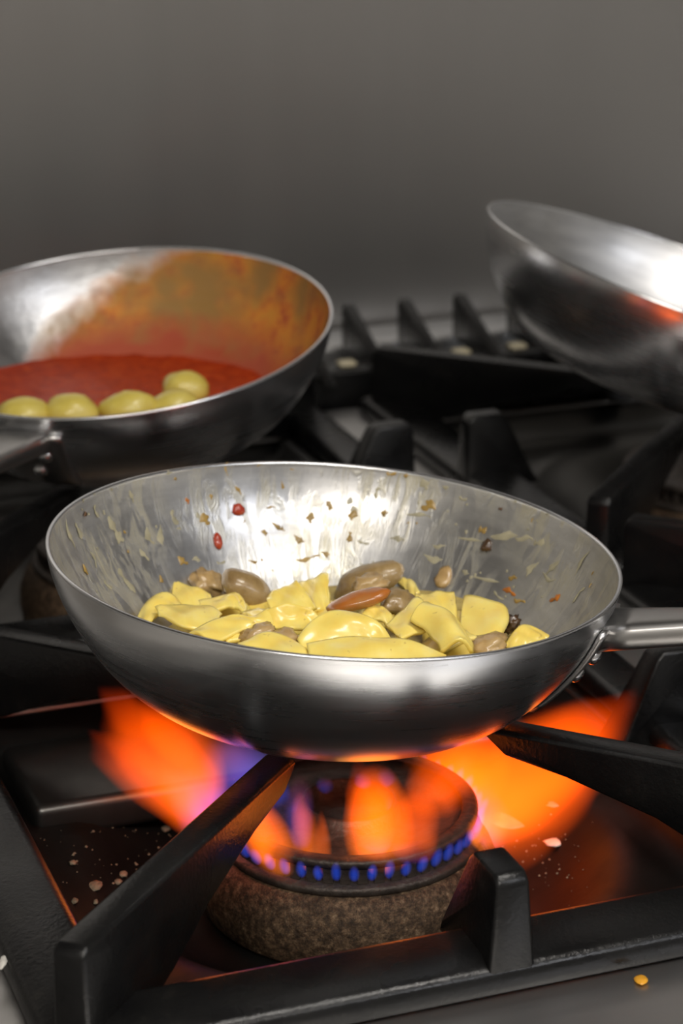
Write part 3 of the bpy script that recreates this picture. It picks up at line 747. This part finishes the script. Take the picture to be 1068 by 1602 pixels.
crumb(800, 1285, ZT, 62, 34, M['residue'], 'dried whitish spill on the tray behind the front stub', 50, 'dried_spill', 'spill', .0003)
crumb(866, 1262, ZT, 24, 10, M['residue'], 'small dried spill right of the bigger whitish one', 51, 'dried_spill', 'spill', .0003)
crumb(1001, 1003, -5.55, 30, 12, M['residue'], 'dried ring-shaped spill on the steel strip under the pan handle', 52, 'dried_spill', 'spill', .0003)
cv, cf = [], []
def grain(p, r):
    k = len(cv)
    for d in ((r, 0, 0), (-r, 0, 0), (0, r, 0), (0, -r, 0), (0, 0, r), (0, 0, -r*.3)): cv.append(p+Vector(d)*R.uniform(.7, 1.3))
    for f in ((0, 2, 4), (2, 1, 4), (1, 3, 4), (3, 0, 4), (2, 0, 5), (1, 2, 5), (3, 1, 5), (0, 3, 5)): cf.append(tuple(k+i for i in f))
for k in range(120): grain(on_tray(R.uniform(60, 300), R.gauss(1330, 45)), R.choice((.0003, .0004, .0005, .0009)))
for k in range(60): grain(on_tray(R.gauss(850, 50), R.gauss(1350, 35)), R.choice((.0003, .0005, .0008)))
tag(link('fine_crumbs', cv, cf, M['crumb']), 'fine pale specks scattered over the black drip tray', 'crumbs', kind='stuff')

# ------------------------------------------------------------------ flames (glowing gas as volume emission)
def flame_mat(name, stops, strength, nsc=2.2, namp=.22, core=1.0, bend=0.0):
    """falloff about a bent axis in the unit frame of the tongue: z runs 0..1 from port to tip"""
    mt = bpy.data.materials.new(name); mt.use_nodes = True; nt = mt.node_tree
    nt.nodes.remove(nt.nodes['Principled BSDF']); out = nt.nodes['Material Output']
    tc = nt.nodes.new('ShaderNodeTexCoord'); ob = tc.outputs['Object']
    oi = nt.nodes.new('ShaderNodeObjectInfo')
    nz = nt.nodes.new('ShaderNodeTexNoise'); nz.noise_dimensions = '4D'; nz.inputs['Scale'].default_value = nsc; nz.inputs['Detail'].default_value = 1
    mp = nt.nodes.new('ShaderNodeMapping'); mp.inputs['Scale'].default_value = (1, 1, .55); nt.links.new(ob, mp.inputs[0])
    nt.links.new(mp.outputs[0], nz.inputs['Vector']); nt.links.new(math_(nt, 'MULTIPLY', oi.outputs['Random'], 40), nz.inputs['W'])
    sub = nt.nodes.new('ShaderNodeVectorMath'); sub.operation = 'SUBTRACT'; nt.links.new(nz.outputs['Color'], sub.inputs[0]); sub.inputs[1].default_value = (.5, .5, .5)
    sc = nt.nodes.new('ShaderNodeVectorMath'); sc.operation = 'SCALE'; nt.links.new(sub.outputs[0], sc.inputs[0]); sc.inputs['Scale'].default_value = namp
    ad = nt.nodes.new('ShaderNodeVectorMath'); ad.operation = 'ADD'; nt.links.new(ob, ad.inputs[0]); nt.links.new(sc.outputs[0], ad.inputs[1])
    sx = nt.nodes.new('ShaderNodeSeparateXYZ'); nt.links.new(ad.outputs[0], sx.inputs[0]); x, y, z = sx.outputs
    xb = math_(nt, 'SUBTRACT', x, math_(nt, 'MULTIPLY', math_(nt, 'MULTIPLY', z, z), bend))
    r2 = math_(nt, 'SQRT', math_(nt, 'ADD', math_(nt, 'MULTIPLY', xb, xb), math_(nt, 'MULTIPLY', y, y)))
    wz = math_(nt, 'MULTIPLY', math_(nt, 'POWER', math_(nt, 'MAXIMUM', z, .001), .55), math_(nt, 'POWER', math_(nt, 'MAXIMUM', math_(nt, 'SUBTRACT', 1.0, z), .001), .75))
    wz = math_(nt, 'ADD', math_(nt, 'MULTIPLY', wz, .78), .02)
    d = math_(nt, 'DIVIDE', r2, wz)
    fo = math_(nt, 'SUBTRACT', 1, d, clamp=True)
    fo = math_(nt, 'MULTIPLY', fo, math_(nt, 'SUBTRACT', 2.0, fo))
    fo = math_(nt, 'POWER', fo, core)
    zc = math_(nt, 'MULTIPLY', fo, math_(nt, 'MULTIPLY', math_(nt, 'MULTIPLY', z, 14, clamp=True), math_(nt, 'MULTIPLY', math_(nt, 'SUBTRACT', 1.0, z), 3.5, clamp=True)))
    col = ramp(nt, z, stops)
    em = nt.nodes.new('ShaderNodeEmission'); nt.links.new(col, em.inputs[0]); nt.links.new(math_(nt, 'MULTIPLY', zc, strength), em.inputs[1])
    nt.links.new(em.outputs[0], out.inputs['Volume']); return mt
def tongue_mesh(name, bend, mt, marg=1.12):
    vs = []; fs = []; na, nz_ = 20, 16
    for i in range(nz_+1):
        z = -.06+1.12*i/nz_; zz = min(max(z, 0), 1); r = (.78*zz**.55*(1-zz)**.75+.05)*marg+.06
        for k in range(na):
            a = 2*math.pi*k/na; vs.append((r*math.cos(a)+bend*z*abs(z), r*math.sin(a), z))
    for i in range(nz_):
        for k in range(na): j = (k+1) % na; fs.append((i*na+k, i*na+j, (i+1)*na+j, (i+1)*na+k))
    fs.append(tuple(range(na-1, -1, -1))); fs.append(tuple(range(nz_*na, (nz_+1)*na)))
    me = bpy.data.meshes.new(name); me.from_pydata(vs, [], fs); me.materials.append(mt); return me
OR = [(0, (.10, .06, .55)), (.11, (.55, .09, .12)), (.24, (1, .11, .005)), (.7, (1, .088, .001)), (1, (.9, .05, .001))]
OR2 = [(0, (.9, .20, .02)), (.25, (1, .155, .002)), (1, (1, .095, .001))]
PU = [(0, (.05, .09, .75)), (.4, (.10, .08, .55)), (.7, (.28, .07, .20)), (1, (.3, .05, .03))]
BL = [(0, (.03, .10, .9)), (.5, (.04, .12, 1.0)), (1, (.15, .10, .6))]
TM = {
 'orange': tongue_mesh('orange_tongue', .10, flame_mat('flame_orange', OR, 36, 2.6, .34, 1.0, .10)),
 'bright': tongue_mesh('bright_tongue', .05, flame_mat('flame_bright', OR2, 64, 2.2, .16, 1.0, .05)),
 'purple': tongue_mesh('purple_tongue', .05, flame_mat('flame_purple', PU, 24, 2.6, .25, 1.0, .05)),
 'blue': tongue_mesh('blue_jet', 0, flame_mat('flame_blue', BL, 60, 3, .10, 1.0, 0)),
}
def tongue(kind, p0, p1, wx, wy, parent, roll=0, name=None):
    """tongue from p0 (port) to p1 (tip); wx, wy are full widths in metres"""
    o = bpy.data.objects.new(name or {'orange': 'flame_tongue', 'bright': 'flame_tongue', 'purple': 'flame_tongue', 'blue': 'blue_jet'}[kind], TM[kind]); COL.objects.link(o)
    d = Vector(p1)-Vector(p0); L = d.length; z = d.normalized()
    x = z.cross(FW); x = x.normalized() if x.length > 1e-4 else Vector((1, 0, 0)); y = z.cross(x)
    c, s = math.cos(roll), math.sin(roll); x, y = x*c+y*s, y*c-x*s
    m = Matrix((x*wx/.70, y*wy/.70, z*L)).transposed().to_4x4(); m.translation = Vector(p0)
    o.parent = parent; o.matrix_parent_inverse = Matrix.Translation(-Vector(parent.location)); o.matrix_basis = m
    return o
BC = Vector((.013, 0, 0))
def pol(deg, r, z): a = math.radians(deg); return BC+Vector((math.cos(a)*r, math.sin(a)*r, z))
def vp(px, py, off):  # a point seen at a pixel, off metres behind the burner axis
    d = FW+RT*((px-534)/FPX)+UP*((801-py)/FPX); k = ((BC-CAM).dot(Vector((FW.x, FW.y, 0)).normalized())+off)/d.dot(Vector((FW.x, FW.y, 0)).normalized()); return CAM+d*k
f1 = empty('gas_flame', vp(330, 1300, 0)); tag(f1, 'large orange flame licking out under the left side of the front pan', 'flame', 'gas flames')
tongue('orange', vp(350, 1310, -.02), vp(175, 1068, .02), .042, .05, f1)
tongue('orange', vp(330, 1300, -.02), vp(150, 1145, .01), .026, .04, f1)
tongue('orange', vp(350, 1260, .0), vp(225, 1080, .03), .036, .045, f1)
tongue('purple', vp(400, 1350, -.02), vp(250, 1190, .0), .034, .04, f1)
tongue('purple', vp(380, 1330, -.01), vp(290, 1200, .0), .024, .03, f1)
tongue('purple', vp(430, 1262, .0), vp(330, 1150, .04), .040, .05, f1)
f2 = empty('gas_flame', vp(745, 1290, 0)); tag(f2, 'widest orange flame spreading out under the right side of the front pan', 'flame', 'gas flames')
tongue('orange', vp(700, 1320, .03), vp(1040, 1085, .06), .060, .05, f2)
tongue('orange', vp(690, 1290, .03), vp(985, 1150, .05), .060, .05, f2)
tongue('orange', vp(735, 1330, .02), vp(960, 1200, .05), .046, .04, f2)
tongue('orange', vp(650, 1300, .04), vp(800, 1130, .06), .050, .05, f2)
tongue('bright', vp(630, 1300, .04), vp(765, 1150, .05), .050, .03, f2)
tongue('orange', vp(635, 1325, .0), vp(742, 1155, .01), .046, .03, f2)
tongue('orange', vp(660, 1310, .01), vp(830, 1140, .03), .05, .03, f2)
f3 = empty('gas_flame', pol(-60, .066, -.066)); tag(f3, 'small bright curl of flame at the tip of the front stub', 'flame', 'gas flames')
tongue('bright', vp(736, 1322, -.045), vp(800, 1268, -.04), .022, .02, f3)
tongue('bright', vp(738, 1318, -.045), vp(770, 1268, -.04), .012, .014, f3)
tongue('orange', vp(745, 1318, -.03), vp(870, 1262, -.02), .020, .016, f3)
f4 = empty('gas_flame', pol(0, 0, -.06)); tag(f4, 'ring of small blue gas jets with orange tongues over the burner front', 'flame', 'gas flames')
for (a, b, wx, kd) in (((452, 1372), (380, 1235), .026, 'bright'), ((420, 1352), (385, 1240), .018, 'bright'), ((487, 1368), (470, 1235), .015, 'bright'), ((508, 1370), (503, 1265), .009, 'bright'), ((567, 1372), (548, 1240), .014, 'bright'), ((604, 1372), (592, 1190), .034, 'bright'), ((590, 1330), (575, 1195), .028, 'orange'), ((575, 1360), (610, 1225), .022, 'orange'), ((468, 1330), (474, 1200), .016, 'purple'), ((640, 1350), (660, 1230), .03, 'orange')):
    tongue(kd, vp(a[0], a[1], -.055), vp(b[0], b[1], -.045), wx, wx, f4)
for (a, b) in (((455, 1295), (478, 1232)), ((505, 1240), (512, 1215)), ((564, 1232), (572, 1208)), ((608, 1230), (600, 1200)), ((632, 1300), (606, 1240))):
    tongue('purple', vp(a[0], a[1], .0), vp(b[0], b[1], .0), .010, .01, f4)
n = 48; st = 360/n
for k in range(n):
    dg = (k+.5)*st
    if -170 < ((dg+180) % 360)-180 < 40:
        L = .010+.003*R.random(); tongue('blue', pol(dg, .0635, -.0685), pol(dg, .0675+.003*R.random(), -.0685+L), .0060, .0060, f4)
def glow(px, py, off, e):
    l = bpy.data.lights.new('flame_glow', 'POINT'); l.energy = e; l.color = (1, .34, .05); l.shadow_soft_size = .018
    o = bpy.data.objects.new('flame_glow', l); COL.objects.link(o); o.location = vp(px, py, off)
glow(260, 1200, .0, .02); glow(860, 1200, .04, .015); glow(580, 1280, -.045, .010)
